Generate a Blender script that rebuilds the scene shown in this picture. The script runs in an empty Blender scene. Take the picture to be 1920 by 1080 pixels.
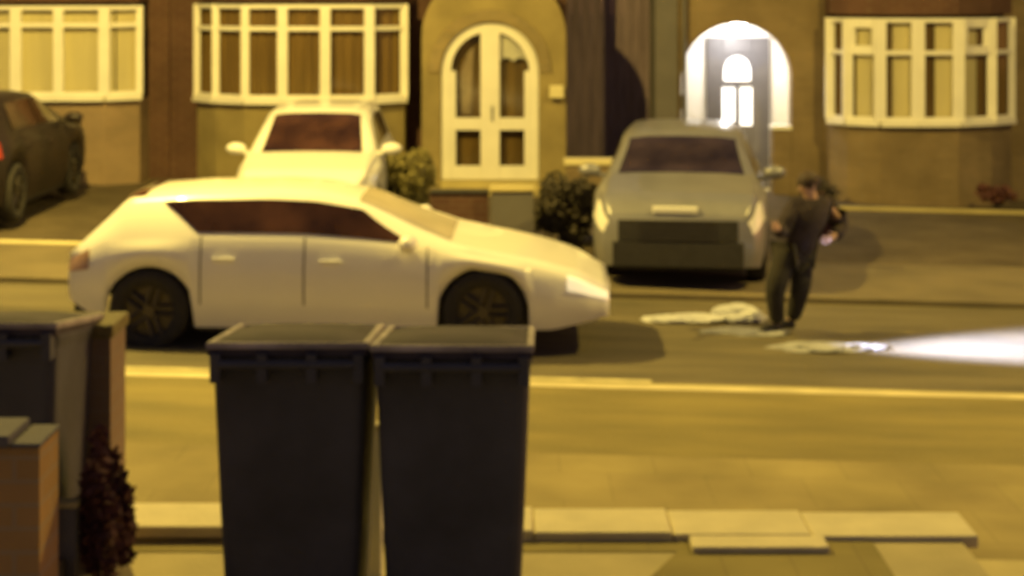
import bpy, bmesh, math, random
import numpy as np
from mathutils import Vector, Matrix
R = math.radians
PI = math.pi
random.seed(7)
S = bpy.context.scene
COL = S.collection

# ------------------------------------------------------------------ camera
F = 3250.0      # focal length in photo pixels
H = 3.1         # camera height over the road
YH = -28.0      # horizon row of the photo
cam_d = bpy.data.cameras.new('camera')
cam = bpy.data.objects.new('camera', cam_d)
COL.objects.link(cam)
cam.location = (0, 0, H)
cam.rotation_euler = (R(90), 0, 0)
cam_d.sensor_width = 36
cam_d.lens = 36 * F / 1920
cam_d.shift_y = -(540 - YH) / 1920
cam_d.clip_end = 500
cam_d.clip_start = 0.05
cam_d.dof.use_dof = True            # the whole recording is slightly out of focus
cam_d.dof.focus_distance = 1.0
cam_d.dof.aperture_fstop = 16.5
S.camera = cam

# ------------------------------------------------------------------ world, exposure
wd = bpy.data.worlds.new('World')
S.world = wd
wd.use_nodes = True
nt = wd.node_tree
for n in list(nt.nodes):
    nt.nodes.remove(n)
sky = nt.nodes.new('ShaderNodeTexSky')
sky.sky_type = 'NISHITA'
sky.sun_disc = False
sky.sun_elevation = R(12.0)
sky.sun_rotation = R(60)
bg = nt.nodes.new('ShaderNodeBackground')
bg.inputs['Strength'].default_value = 0.07
wo = nt.nodes.new('ShaderNodeOutputWorld')
tint = nt.nodes.new('ShaderNodeMix')
tint.data_type = 'RGBA'
tint.blend_type = 'MULTIPLY'
tint.inputs[0].default_value = 1.0
tint.inputs[7].default_value = (1.0, 0.62, 0.62, 1)      # tint makes the ambient sky light less blue
nt.links.new(sky.outputs[0], tint.inputs[6])
nt.links.new(tint.outputs[2], bg.inputs[0])
nt.links.new(bg.outputs[0], wo.inputs[0])
S.view_settings.view_transform = 'Standard'
S.view_settings.look = 'None'
S.view_settings.exposure = 0.0
S.view_settings.gamma = 1.0

SODIUM = (1.0, 0.72, 0.15)
LAMP_L = (-4.6, 16.4, 7.4)
LAMP_R = (7.0, 15.2, 7.8)
POW_L = 5600
POW_R = 2900

# ------------------------------------------------------------------ helpers
def gz(x):
    """the street falls gently to the right"""
    return -0.026 * x

def at(px, py, Y):
    """world point seen at a photo pixel, at distance Y"""
    return Vector(((px - 960) * Y / F, Y, H - (py - YH) * Y / F))

def atx(px, Y):
    return (px - 960) * Y / F

def atz(py, Y):
    return H - (py - YH) * Y / F

def mat(name, col, rough=0.7, metal=0.0, var=0.12, scale=6.0, bump=0.0, bscale=60.0, spec=0.5, coat=0.0,
        dark=None, stretch=(1, 1, 1)):
    m = bpy.data.materials.new(name)
    m.use_nodes = True
    t = m.node_tree
    b = t.nodes['Principled BSDF']
    b.inputs['Roughness'].default_value = rough
    b.inputs['Metallic'].default_value = metal
    b.inputs['Specular IOR Level'].default_value = spec
    b.inputs['Coat Weight'].default_value = coat
    tc = t.nodes.new('ShaderNodeTexCoord')
    mp = t.nodes.new('ShaderNodeMapping')
    mp.inputs['Scale'].default_value = stretch
    t.links.new(tc.outputs['Object'], mp.inputs[0])
    no = t.nodes.new('ShaderNodeTexNoise')
    no.inputs['Scale'].default_value = scale
    no.inputs['Detail'].default_value = 5
    t.links.new(mp.outputs[0], no.inputs['Vector'])
    rp = t.nodes.new('ShaderNodeValToRGB')
    rp.color_ramp.elements[0].position = 0.3
    rp.color_ramp.elements[1].position = 0.7
    lo = dark if dark else tuple(c * (1 - var) for c in col)
    hi = tuple(min(1, c * (1 + var)) for c in col)
    rp.color_ramp.elements[0].color = (*lo, 1)
    rp.color_ramp.elements[1].color = (*hi, 1)
    t.links.new(no.outputs['Fac'], rp.inputs[0])
    t.links.new(rp.outputs[0], b.inputs['Base Color'])
    if bump > 0:
        n2 = t.nodes.new('ShaderNodeTexNoise')
        n2.inputs['Scale'].default_value = bscale
        n2.inputs['Detail'].default_value = 3
        t.links.new(tc.outputs['Object'], n2.inputs['Vector'])
        bp = t.nodes.new('ShaderNodeBump')
        bp.inputs['Strength'].default_value = bump
        bp.inputs['Distance'].default_value = 0.02
        t.links.new(n2.outputs['Fac'], bp.inputs['Height'])
        t.links.new(bp.outputs[0], b.inputs['Normal'])
    return m

def brick_mat(name, c1, c2, mortar, axis='XZ', w=0.225, h=0.075, m_size=0.008, offset=0.5, rough=0.9, bump=0.4):
    m = bpy.data.materials.new(name)
    m.use_nodes = True
    t = m.node_tree
    b = t.nodes['Principled BSDF']
    b.inputs['Roughness'].default_value = rough
    b.inputs['Specular IOR Level'].default_value = 0.2
    tc = t.nodes.new('ShaderNodeTexCoord')
    sep = t.nodes.new('ShaderNodeSeparateXYZ')
    t.links.new(tc.outputs['Object'], sep.inputs[0])
    cb = t.nodes.new('ShaderNodeCombineXYZ')
    if axis == 'XZ':
        ad = t.nodes.new('ShaderNodeMath')
        ad.operation = 'ADD'
        t.links.new(sep.outputs[0], ad.inputs[0])
        t.links.new(sep.outputs[1], ad.inputs[1])
        t.links.new(ad.outputs[0], cb.inputs[0])
        t.links.new(sep.outputs[2], cb.inputs[1])
    else:
        t.links.new(sep.outputs[0], cb.inputs[0])
        t.links.new(sep.outputs[1], cb.inputs[1])
    br = t.nodes.new('ShaderNodeTexBrick')
    br.offset = offset
    br.inputs['Scale'].default_value = 1
    br.inputs['Brick Width'].default_value = w
    br.inputs['Row Height'].default_value = h
    br.inputs['Mortar Size'].default_value = m_size
    br.inputs['Color1'].default_value = (*c1, 1)
    br.inputs['Color2'].default_value = (*c2, 1)
    br.inputs['Mortar'].default_value = (*mortar, 1)
    t.links.new(cb.outputs[0], br.inputs['Vector'])
    no = t.nodes.new('ShaderNodeTexNoise')
    no.inputs['Scale'].default_value = 1.3
    no.inputs['Detail'].default_value = 6
    t.links.new(tc.outputs['Object'], no.inputs['Vector'])
    mx = t.nodes.new('ShaderNodeMix')
    mx.data_type = 'RGBA'
    mx.blend_type = 'MULTIPLY'
    mx.inputs[0].default_value = 0.7
    rp = t.nodes.new('ShaderNodeValToRGB')
    rp.color_ramp.elements[0].position = 0.3
    rp.color_ramp.elements[0].color = (0.55, 0.55, 0.55, 1)
    rp.color_ramp.elements[1].position = 0.7
    rp.color_ramp.elements[1].color = (1.15, 1.15, 1.15, 1)
    t.links.new(no.outputs['Fac'], rp.inputs[0])
    t.links.new(br.outputs['Color'], mx.inputs[6])
    t.links.new(rp.outputs[0], mx.inputs[7])
    t.links.new(mx.outputs[2], b.inputs['Base Color'])
    bp = t.nodes.new('ShaderNodeBump')
    bp.inputs['Strength'].default_value = bump
    bp.inputs['Distance'].default_value = 0.01
    bp.invert = True
    t.links.new(br.outputs['Fac'], bp.inputs['Height'])
    t.links.new(bp.outputs[0], b.inputs['Normal'])
    return m

def glass_mat(name, tint=(0.9, 0.9, 0.9), gloss=0.12):
    m = bpy.data.materials.new(name)
    m.use_nodes = True
    t = m.node_tree
    for n in list(t.nodes):
        t.nodes.remove(n)
    o = t.nodes.new('ShaderNodeOutputMaterial')
    tr = t.nodes.new('ShaderNodeBsdfTransparent')
    tr.inputs[0].default_value = (*tint, 1)
    gl = t.nodes.new('ShaderNodeBsdfGlossy')
    gl.inputs['Roughness'].default_value = 0.08
    mx = t.nodes.new('ShaderNodeMixShader')
    mx.inputs[0].default_value = gloss
    t.links.new(tr.outputs[0], mx.inputs[1])
    t.links.new(gl.outputs[0], mx.inputs[2])
    t.links.new(mx.outputs[0], o.inputs[0])
    return m

def emit_mat(name, col, strength):
    m = bpy.data.materials.new(name)
    m.use_nodes = True
    b = m.node_tree.nodes['Principled BSDF']
    b.inputs['Base Color'].default_value = (*col, 1)
    b.inputs['Emission Color'].default_value = (*col, 1)
    b.inputs['Emission Strength'].default_value = strength
    return m

def tag(o, label=None, cat=None, group=None, kind=None):
    if label: o['label'] = label
    if cat: o['category'] = cat
    if group: o['group'] = group
    if kind: o['kind'] = kind
    return o

def empty(name, loc=(0, 0, 0), rz=0.0):
    o = bpy.data.objects.new(name, None)
    COL.objects.link(o)
    o.location = loc
    o.rotation_euler = (0, 0, rz)
    o.empty_display_size = 0.2
    return o

def obj(name, bm, m, parent=None, loc=(0, 0, 0), rot=(0, 0, 0), smooth=False, bevel=0.0):
    me = bpy.data.meshes.new(name)
    bmesh.ops.recalc_face_normals(bm, faces=bm.faces[:])
    if smooth:
        for f in bm.faces: f.smooth = True
    bm.to_mesh(me)
    bm.free()
    o = bpy.data.objects.new(name, me)
    COL.objects.link(o)
    o.location = loc
    o.rotation_euler = rot
    for mm in (m if isinstance(m, (list, tuple)) else [m]):
        me.materials.append(mm)
    if parent: o.parent = parent
    if bevel:
        b = o.modifiers.new('bevel', 'BEVEL')
        b.width = bevel
        b.segments = 2
        b.limit_method = 'ANGLE'
    return o

def box(bm, x0, x1, y0, y1, z0, z1, slope=False):
    vs = []
    for z in (z0, z1):
        for x, y in ((x0, y0), (x1, y0), (x1, y1), (x0, y1)):
            vs.append(bm.verts.new((x, y, z + (gz(x) if slope else 0))))
    for f in ((3, 2, 1, 0), (4, 5, 6, 7), (0, 1, 5, 4), (1, 2, 6, 5), (2, 3, 7, 6), (3, 0, 4, 7)):
        bm.faces.new([vs[i] for i in f])

def NB():
    return bmesh.new()

def B(name, m, parent, *boxes, bevel=0.0, slope=False):
    bm = NB()
    for b in boxes: box(bm, *b, slope=slope)
    return obj(name, bm, m, parent, bevel=bevel)

def prism(bm, poly, y0, y1):
    """polygon in x,z extruded along y"""
    a = [bm.verts.new((x, y0, z)) for x, z in poly]
    b = [bm.verts.new((x, y1, z)) for x, z in poly]
    n = len(poly)
    bm.faces.new(a)
    bm.faces.new(b[::-1])
    for i in range(n):
        bm.faces.new((a[i], b[i], b[(i + 1) % n], a[(i + 1) % n]))

def ring_prism(bm, outer, inner, y0, y1):
    """strip between two polylines of equal length, extruded along y"""
    n = len(outer)
    v = [[bm.verts.new((p[0], y, p[1])) for p in pl] for pl in (outer, inner) for y in (y0, y1)]
    o0, o1, i0, i1 = v
    for i in range(n - 1):
        bm.faces.new((o0[i], o0[i + 1], i0[i + 1], i0[i]))
        bm.faces.new((o1[i], i1[i], i1[i + 1], o1[i + 1]))
        bm.faces.new((o0[i], o1[i], o1[i + 1], o0[i + 1]))
        bm.faces.new((i0[i], i0[i + 1], i1[i + 1], i1[i]))
    for i in (0, n - 1):
        bm.faces.new((o0[i], i0[i], i1[i], o1[i]))

def cyl(bm, p0, p1, r0, r1=None, n=14, caps=True):
    r1 = r0 if r1 is None else r1
    p0, p1 = Vector(p0), Vector(p1)
    d = (p1 - p0).normalized()
    u = d.orthogonal().normalized()
    w = d.cross(u)
    a = [bm.verts.new(p0 + (u * math.cos(2 * PI * i / n) + w * math.sin(2 * PI * i / n)) * r0) for i in range(n)]
    b = [bm.verts.new(p1 + (u * math.cos(2 * PI * i / n) + w * math.sin(2 * PI * i / n)) * r1) for i in range(n)]
    for i in range(n):
        bm.faces.new((a[i], a[(i + 1) % n], b[(i + 1) % n], b[i]))
    if caps:
        bm.faces.new(a[::-1])
        bm.faces.new(b)

def arch_pts(cx, w, zbot, zspring, n=24, rz=None):
    """outline up the left side, over a round head and down the right side"""
    r = w / 2
    rz = r if rz is None else rz
    p = [(cx - r, zbot)]
    for i in range(n + 1):
        a = PI - PI * i / n
        p.append((cx + r * math.cos(a), zspring + rz * math.sin(a)))
    p.append((cx + r, zbot))
    return p

def arch_hole_wall(bm, x0, x1, z0, z1, hole, y0, y1):
    """wall slab with an arched hole; hole = arch_pts whose feet are at z0"""
    n = len(hole)
    out = []
    for (x, z) in hole:
        out.append((x, z1))
    out[0] = (x0, z0)
    out[1] = (x0, z1)
    out[-1] = (x1, z0)
    out[-2] = (x1, z1)
    ring_prism(bm, out, hole, y0, y1)

# ------------------------------------------------------------------ materials
M = {}
M['road'] = mat('road_asphalt', (0.115, 0.095, 0.055), 0.8, var=0.35, scale=1.6, bump=1.0, bscale=45, stretch=(0.35, 1.5, 1))
M['far_pave'] = mat('far_pavement', (0.15, 0.12, 0.07), 0.85, var=0.2, scale=1.4, bump=0.3, bscale=70)
M['near_pave'] = mat('near_pavement', (0.215, 0.172, 0.055), 0.85, var=0.24, scale=1.6, bump=1.0, bscale=45, stretch=(0.4, 1.6, 1))
M['drive'] = brick_mat('drive_blocks', (0.14, 0.11, 0.07), (0.11, 0.085, 0.055), (0.07, 0.055, 0.04), axis='XY', w=0.2, h=0.1, m_size=0.006, bump=0.2)
M['concrete'] = mat('buff_concrete', (0.44, 0.37, 0.17), 0.85, var=0.14, scale=2.5, bump=0.3, bscale=60)
M['kerb'] = mat('kerb_stone', (0.58, 0.5, 0.28), 0.8, var=0.15, scale=3, bump=0.3)
M['gutter'] = mat('gutter_concrete', (0.33, 0.28, 0.12), 0.8, var=0.3, scale=2, stretch=(0.3, 2, 1))
M['paint'] = mat('worn_road_paint', (0.5, 0.44, 0.24), 0.6, var=0.35, scale=4)
M['coping'] = mat('coping_stone', (0.68, 0.6, 0.34), 0.8, var=0.1, scale=5, bump=0.3, bscale=50)
M['yard_dark'] = brick_mat('yard_dark_squares', (0.31, 0.255, 0.09), (0.29, 0.24, 0.085), (0.26, 0.21, 0.08), axis='XY', w=0.3, h=0.3, m_size=0.006, offset=0.0, bump=0.15)
M['earth'] = mat('earth', (0.09, 0.075, 0.04), 0.95, var=0.3, scale=2)
M['brick_o'] = brick_mat('olive_brick', (0.33, 0.25, 0.12), (0.26, 0.2, 0.10), (0.3, 0.25, 0.15))
M['brick_b'] = brick_mat('brown_brick', (0.24, 0.175, 0.10), (0.21, 0.155, 0.09), (0.22, 0.17, 0.11))
M['brick_t'] = brick_mat('tan_brick', (0.31, 0.22, 0.14), (0.28, 0.2, 0.13), (0.3, 0.23, 0.16))
M['brick_red'] = brick_mat('red_brick', (0.115, 0.06, 0.045), (0.1, 0.05, 0.04), (0.13, 0.085, 0.06))
M['pebble'] = mat('pebbledash_render', (0.34, 0.27, 0.12), 0.95, var=0.18, scale=2.2, bump=0.9, bscale=120)
M['grey_render'] = mat('grey_render', (0.125, 0.115, 0.115), 0.9, var=0.12, scale=2, bump=0.3)
M['white_render'] = mat('white_render', (0.8, 0.78, 0.74), 0.8, var=0.04, scale=2)
M['upvc'] = mat('white_upvc', (0.78, 0.75, 0.66), 0.4, var=0.05, scale=3)
M['cream_blind'] = mat('cream_blind', (0.62, 0.55, 0.33), 0.9, var=0.06, scale=1.5, stretch=(3, 3, 0.3))
M['brown_curtain'] = mat('brown_curtain', (0.17, 0.105, 0.03), 0.9, var=0.3, scale=2.2, stretch=(5, 5, 0.3))
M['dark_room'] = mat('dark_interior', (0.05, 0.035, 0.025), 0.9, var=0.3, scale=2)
M['dark_wood'] = mat('dark_wood', (0.20, 0.15, 0.19), 0.8, var=0.25, scale=4, stretch=(6, 6, 0.5))
M['roof'] = brick_mat('roof_tiles', (0.12, 0.06, 0.04), (0.1, 0.05, 0.035), (0.04, 0.025, 0.02), axis='XY', w=0.27, h=0.3)
M['glass'] = glass_mat('window_glass', (0.92, 0.92, 0.9), 0.07)
M['car_white'] = mat('white_car_paint', (0.85, 0.83, 0.78), 0.3, var=0.02, scale=1.5, coat=0.6)
M['car_grey'] = mat('dark_grey_car_paint', (0.24, 0.235, 0.25), 0.42, metal=0.35, var=0.12, scale=2, coat=0.4)
M['car_black'] = mat('black_car_paint', (0.018, 0.011, 0.010), 0.5, var=0.5, scale=2, coat=0.1)
M['car_glass'] = mat('dark_car_glass', (0.05, 0.022, 0.014), 0.12, var=0.6, scale=2.5, spec=0.6)  # strong colour mottling stands in for reflections in the glass
M['glare_glass'] = mat('painted_glare_windscreen', (0.42, 0.37, 0.28), 0.2, var=0.2, scale=2)  # beige base colour paints in the glare on this windscreen
M['purple_glass'] = mat('dark_purple_windscreen', (0.03, 0.02, 0.025), 0.15, var=0.6, scale=2.5)  # darker purple glass; its colour mottling stands in for reflections
M['trim'] = mat('black_plastic_trim', (0.03, 0.027, 0.025), 0.6, var=0.2, scale=10)
M['tyre'] = mat('tyre_rubber', (0.025, 0.022, 0.02), 0.85, var=0.2, scale=20, bump=0.3)
M['rim'] = mat('alloy_rim', (0.08, 0.07, 0.06), 0.45, metal=0.8, var=0.08)
M['lamp_glass'] = mat('headlamp_lens', (0.75, 0.73, 0.68), 0.15, var=0.05)
M['red_lens'] = mat('red_lamp_lens', (0.35, 0.03, 0.02), 0.2, var=0.1)
M['dull_lens'] = mat('dull_tail_lens', (0.42, 0.26, 0.17), 0.3, var=0.1)
M['plate'] = mat('white_plate', (0.75, 0.73, 0.66), 0.4, var=0.03)
M['plate_y'] = mat('yellow_plate', (0.7, 0.5, 0.08), 0.4, var=0.03)
M['bin'] = mat('dark_bin_plastic', (0.055, 0.056, 0.068), 0.6, var=0.35, scale=3, bump=0.15, bscale=25)
M['bin_lid'] = mat('bin_lid_plastic', (0.075, 0.062, 0.066), 0.9, var=0.3, scale=5, bump=0.1, spec=0.15)
M['bin_rim'] = mat('worn_bin_rim', (0.40, 0.35, 0.31), 0.8, var=0.35, scale=7, spec=0.2)
M['litter'] = mat('grey_litter', (0.3, 0.3, 0.31), 0.6, var=0.3, scale=5)
M['leaf_o'] = mat('olive_leaves', (0.17, 0.145, 0.045), 0.7, var=0.4, scale=9)
M['leaf_d'] = mat('dark_leaves', (0.05, 0.04, 0.025), 0.8, var=0.4, scale=9)
M['leaf_r'] = mat('dark_red_leaves', (0.10, 0.035, 0.03), 0.75, var=0.4, scale=9)
M['twig'] = mat('twig_bark', (0.07, 0.045, 0.03), 0.9, var=0.2)
M['steel'] = mat('galvanised_steel', (0.3, 0.3, 0.3), 0.5, metal=0.6)
M['skin'] = mat('skin', (0.45, 0.28, 0.2), 0.6, var=0.08)
M['jacket'] = mat('dark_jacket_cloth', (0.035, 0.024, 0.027), 0.9, var=0.3, scale=6, bump=0.4, bscale=18)
M['trouser'] = mat('dark_trouser_cloth', (0.025, 0.021, 0.015), 0.9, var=0.3, scale=6, bump=0.4, bscale=18)
M['shoe'] = mat('dark_shoe', (0.04, 0.035, 0.03), 0.6)
M['hair'] = mat('dark_hair', (0.04, 0.022, 0.015), 0.7)
M['maroon'] = mat('maroon_cloth', (0.06, 0.018, 0.016), 0.9, var=0.2)
M['bag'] = mat('white_plastic_bag', (0.5, 0.5, 0.52), 0.5, var=0.06, bump=0.5, bscale=12)
M['grey_door'] = mat('grey_painted_door', (0.13, 0.12, 0.12), 0.5, var=0.06)
M['lit_pane'] = emit_mat('lit_door_glass', (1.0, 0.97, 0.93), 1.6)
M['lamp_on'] = emit_mat('lit_lamp_globe', (1.0, 0.95, 0.88), 12.0)
M['street_on'] = emit_mat('street_lamp_lens', (1.0, 0.7, 0.25), 8.0)
M['head_on'] = emit_mat('lit_headlamp', (1.0, 0.9, 0.62), 0.5)

# ------------------------------------------------------------------ ground, road, pavements
def sheet(name, m, x0, x1, y0, y1, z, kind='structure', dy=0.0):
    bm = NB()
    box(bm, x0, x1, y0, y1, z - 0.5, z, slope=True)
    o = obj(name, bm, m)
    tag(o, kind=kind)
    return o

bm = NB()
vs = [bm.verts.new((x, y, gz(x) - 0.03)) for x, y in ((-120, -40), (120, -40), (120, 200), (-120, 200))]
bm.faces.new(vs)
tag(obj('ground', bm, M['earth']), kind='structure')
sheet('road', M['road'], -60, 60, 13.25, 17.3, 0.0)
bm = NB()
box(bm, -60, 60, 13.1, 13.25, -0.4, 0.075, slope=True)
tag(obj('near_kerb', bm, M['kerb'], bevel=0.015), kind='structure')
bm = NB()
box(bm, -60, 60, 17.3, 17.44, -0.4, 0.06, slope=True)
tag(obj('far_kerb', bm, M['far_pave'], bevel=0.015), kind='structure')
sheet('near_pavement', M['near_pave'], -60, 60, 11.22, 13.1, 0.07)
bm = NB()
box(bm, -60, 60, 9.25, 11.22, -0.4, 0.074, slope=True)
tag(obj('pavement_slabs', bm, brick_mat('buff_slabs', (0.33, 0.27, 0.12), (0.31, 0.25, 0.115), (0.27, 0.22, 0.10), axis='XY', w=0.6, h=0.6, m_size=0.006, bump=0.15)), kind='structure')
sheet('far_pavement', M['far_pave'], -60, 60, 17.44, 19.45, 0.055)
sheet('front_drives', M['drive'], -60, 60, 19.6, 26.4, 0.06)
bm = NB()
box(bm, -60, -4.75, 19.45, 19.6, -0.3, 0.075, slope=True)
tag(obj('edging_stones', bm, M['coping'], bevel=0.01), kind='structure')
bm = NB()
box(bm, -4.75, 60, 19.45, 19.6, -0.3, 0.058, slope=True)
tag(obj('drive_threshold', bm, M['far_pave']), kind='structure')
# painted line along the near edge of the road
sheet('gutter', M['gutter'], -60, 60, 13.25, 13.6, 0.006)
bm = NB()
box(bm, -40, 1.1, 13.62, 13.72, -0.01, 0.004, slope=True)
tag(obj('road_line', bm, M['paint']), kind='structure')
# pale planting strip edge in front of the right-hand house
bm = NB()
box(bm, 4.6, 12, 24.35, 24.45, -0.1, 0.11, slope=True)
tag(obj('drive_edging', bm, M['concrete'], bevel=0.01), kind='structure')

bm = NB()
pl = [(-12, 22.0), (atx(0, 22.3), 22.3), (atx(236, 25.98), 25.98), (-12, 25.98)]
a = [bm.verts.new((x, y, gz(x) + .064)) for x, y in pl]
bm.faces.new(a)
tag(obj('dark_drive', bm, mat('dark_drive_surface', (0.04, 0.026, 0.022), 0.9, var=0.35, scale=1.5, bump=.4)), kind='structure')  # dark brown sheet over the left-hand drive
# near terrace: raised yard, its retaining wall
YZ = 0.625
bm = NB()
box(bm, -12, 2.0, -3, 7.72, -0.4, YZ)
tag(obj('front_yard', bm, M['concrete']), kind='structure')
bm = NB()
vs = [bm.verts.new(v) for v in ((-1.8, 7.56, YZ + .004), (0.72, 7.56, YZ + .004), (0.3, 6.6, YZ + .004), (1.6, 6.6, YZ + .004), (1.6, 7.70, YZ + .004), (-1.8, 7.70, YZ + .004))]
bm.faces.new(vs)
tag(obj('yard_dark_patch', bm, M['yard_dark']), kind='structure')  # darker gold strip and patch with square joints
sheet('near_drive', M['concrete'], 2.02, 20, -3, 9.25, 0.10)

# ------------------------------------------------------------------ bay windows and houses
def frame_bar(bm, a, b, w, d):
    """upright or level bar between two points, w across the facade, d deep"""
    a, b = Vector(a), Vector(b)
    ax = (b - a).normalized()
    if abs(ax.z) > 0.5:
        u, v = Vector((1, 0, 0)), Vector((0, 1, 0))
        u, v = u * w / 2, v * d / 2
    else:
        v = Vector((0, 0, 1)) * w / 2
        u = Vector((-ax.y, ax.x, 0)).normalized() * d / 2
    q = [-u - v, u - v, u + v, -u + v]
    A = [bm.verts.new(a + k) for k in q]
    C = [bm.verts.new(b + k) for k in q]
    for i in range(4):
        bm.faces.new((A[i], A[(i + 1) % 4], C[(i + 1) % 4], C[i]))
    bm.faces.new(A[::-1])
    bm.faces.new(C)

def bay(parent, pts, z0, z1, ztr, wall_m, back, widths, cloth, zbase, inner_casements=(), sill_m=None):
    """pts: plan points of the bay, left to right"""
    pts = [Vector((p[0], p[1], 0)) for p in pts]
    n = len(pts)
    # solid apron below the glass and head above, as a closed plan prism
    plan = [Vector((pts[0].x, back, 0))] + pts + [Vector((pts[-1].x, back, 0))]
    for nm, lo, hi, sc in (('bay_wall', zbase, z0 - 0.07, 0.0), ('bay_head', z1 + 0.05, z1 + 0.55, 0.03)):
        bm = NB()
        pl = []
        for i, p in enumerate(plan):
            q = p.copy()
            if 0 < i < len(plan) - 1: q.y -= sc
            pl.append(q)
        a = [bm.verts.new((p.x, p.y, lo)) for p in pl]
        b = [bm.verts.new((p.x, p.y, hi)) for p in pl]
        bm.faces.new(a); bm.faces.new(b[::-1])
        for i in range(len(pl)):
            j = (i + 1) % len(pl)
            bm.faces.new((a[i], a[j], b[j], b[i]))
        obj(nm, bm, wall_m if nm == 'bay_wall' else M['brick_red'], parent)
    w = bpy.data.objects.new('window', None)
    # window = one mesh for the frame (the part), panes, sill and curtains under it
    bm = NB()
    for i, p in enumerate(pts):
        frame_bar(bm, (p.x, p.y, z0), (p.x, p.y, z1), widths[i], 0.09)
    for i in range(n - 1):
        a, b = pts[i], pts[i + 1]
        for z, h in ((z0 + 0.03, 0.06), (ztr, 0.065), (z1 - 0.03, 0.06)):
            frame_bar(bm, (a.x, a.y, z), (b.x, b.y, z), h, 0.07)
        if i in inner_casements:
            d = (b - a)
            for t0, t1 in ((0.0, 0.24), (0.76, 1.0)):
                c0, c1 = a + d * t0, a + d * t1
                m_ = (c0 + c1) / 2
                frame_bar(bm, (m_.x, m_.y, ztr), (m_.x, m_.y, z1), (c1 - c0).length, 0.06)
            frame_bar(bm, (a.x, a.y, z1 - 0.09), (b.x, b.y, z1 - 0.09), 0.1, 0.06)
            frame_bar(bm, (a.x, a.y, ztr + 0.06), (b.x, b.y, ztr + 0.06), 0.08, 0.06)
    win = obj('window', bm, M['upvc'], parent, bevel=0.006)
    bm = NB()
    for i in range(n - 1):
        a, b = pts[i], pts[i + 1]
        e = (b - a).normalized() * 0.1
        frame_bar(bm, (a.x, a.y - 0.03, z0 - 0.035), (b.x, b.y - 0.03, z0 - 0.035), 0.07, 0.17)
    obj('sill', bm, M['upvc'], win)
    bm = NB()
    for i in range(n - 1):
        a, b = pts[i], pts[i + 1]
        vs = [bm.verts.new(v) for v in ((a.x, a.y + 0.01, z0), (b.x, b.y + 0.01, z0), (b.x, b.y + 0.01, z1), (a.x, a.y + 0.01, z1))]
        bm.faces.new(vs)
    obj('pane', bm, M['glass'], win)
    # cloth behind the glass, gently pleated; cloth[i] = list of (t0, t1, material)
    for mname in ('cream_blind', 'brown_curtain'):
        bm = NB()
        cnt = 0
        for i in range(n - 1):
            a, b = pts[i], pts[i + 1]
            for (t0, t1, mm) in cloth[i]:
                if mm != mname: continue
                cnt += 1
                k = 14
                rows = []
                for j in range(k + 1):
                    t = t0 + (t1 - t0) * j / k
                    p = a + (b - a) * t
                    amp = 0.004 if mm == 'cream_blind' else 0.03
                    y = p.y + 0.09 + amp * math.sin(j * 1.7 + i)
                    rows.append((bm.verts.new((p.x, y, z0)), bm.verts.new((p.x, y, z1))))
                for j in range(k):
                    bm.faces.new((rows[j][0], rows[j + 1][0], rows[j + 1][1], rows[j][1]))
        if cnt:
            obj('blind' if mname == 'cream_blind' else 'curtain', bm, M[mname], win, smooth=True)
        else:
            bm.free()
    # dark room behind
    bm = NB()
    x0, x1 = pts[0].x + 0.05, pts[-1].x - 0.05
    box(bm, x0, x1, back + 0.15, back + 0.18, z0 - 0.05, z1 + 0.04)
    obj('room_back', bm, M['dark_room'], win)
    return win

WY = 26.0
def P(px, Y): return (atx(px, Y), Y)
EAVE = 5.3
def roof(parent, x0, x1, z=EAVE):
    bm = NB()
    prof = [(WY - 0.35, z - 0.05), (WY + 4, z + 2.6), (WY + 8.3, z - 0.05)]
    a = [bm.verts.new((x0, y, q)) for y, q in prof]
    b = [bm.verts.new((x1, y, q)) for y, q in prof]
    bm.faces.new(a); bm.faces.new(b[::-1])
    for i in range(3):
        j = (i + 1) % 3
        bm.faces.new((a[i], b[i], b[j], a[j]))
    obj('roof', bm, M['roof'], parent)

# --- leftmost house
hA = empty('brick_house', (0, 0, 0))
tag(hA, 'leftmost brick house whose wide bay window is closed by cream blinds, behind the black car', 'house', 'houses across the street')
xa1 = atx(318, WY)
ptsA = [P(-150, 25.3), P(-65, 25.05), P(30, 25.0), P(110, 25.0), P(196, 25.0), P(262, 25.35)]
bx0, bx1 = ptsA[0][0], ptsA[-1][0]
bm = NB()
box(bm, -14, bx0 + .02, WY, WY + 0.3, -0.3, EAVE)
box(bm, bx1 - .02, xa1, WY, WY + 0.3, -0.3, EAVE)
box(bm, bx0 + .02, bx1 - .02, WY, WY + 0.3, 3.1, EAVE)
box(bm, -14, -13.7, WY + .3, WY + 8, -0.3, EAVE)
box(bm, -13.7, xa1, WY + 7.7, WY + 8, -0.3, EAVE)
obj('wall', bm, M['brick_red'], hA)
bay(hA, ptsA, 1.50, 2.80, 2.52, M['brick_t'], WY, [0.1, .12, .16, .14, .16, .1],
    [[(0.02, .98, 'cream_blind')]] * 4 + [[(0.02, .25, 'cream_blind'), (.3, .98, 'cream_blind')]], -0.2)
roof(hA, -14, xa1)

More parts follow.
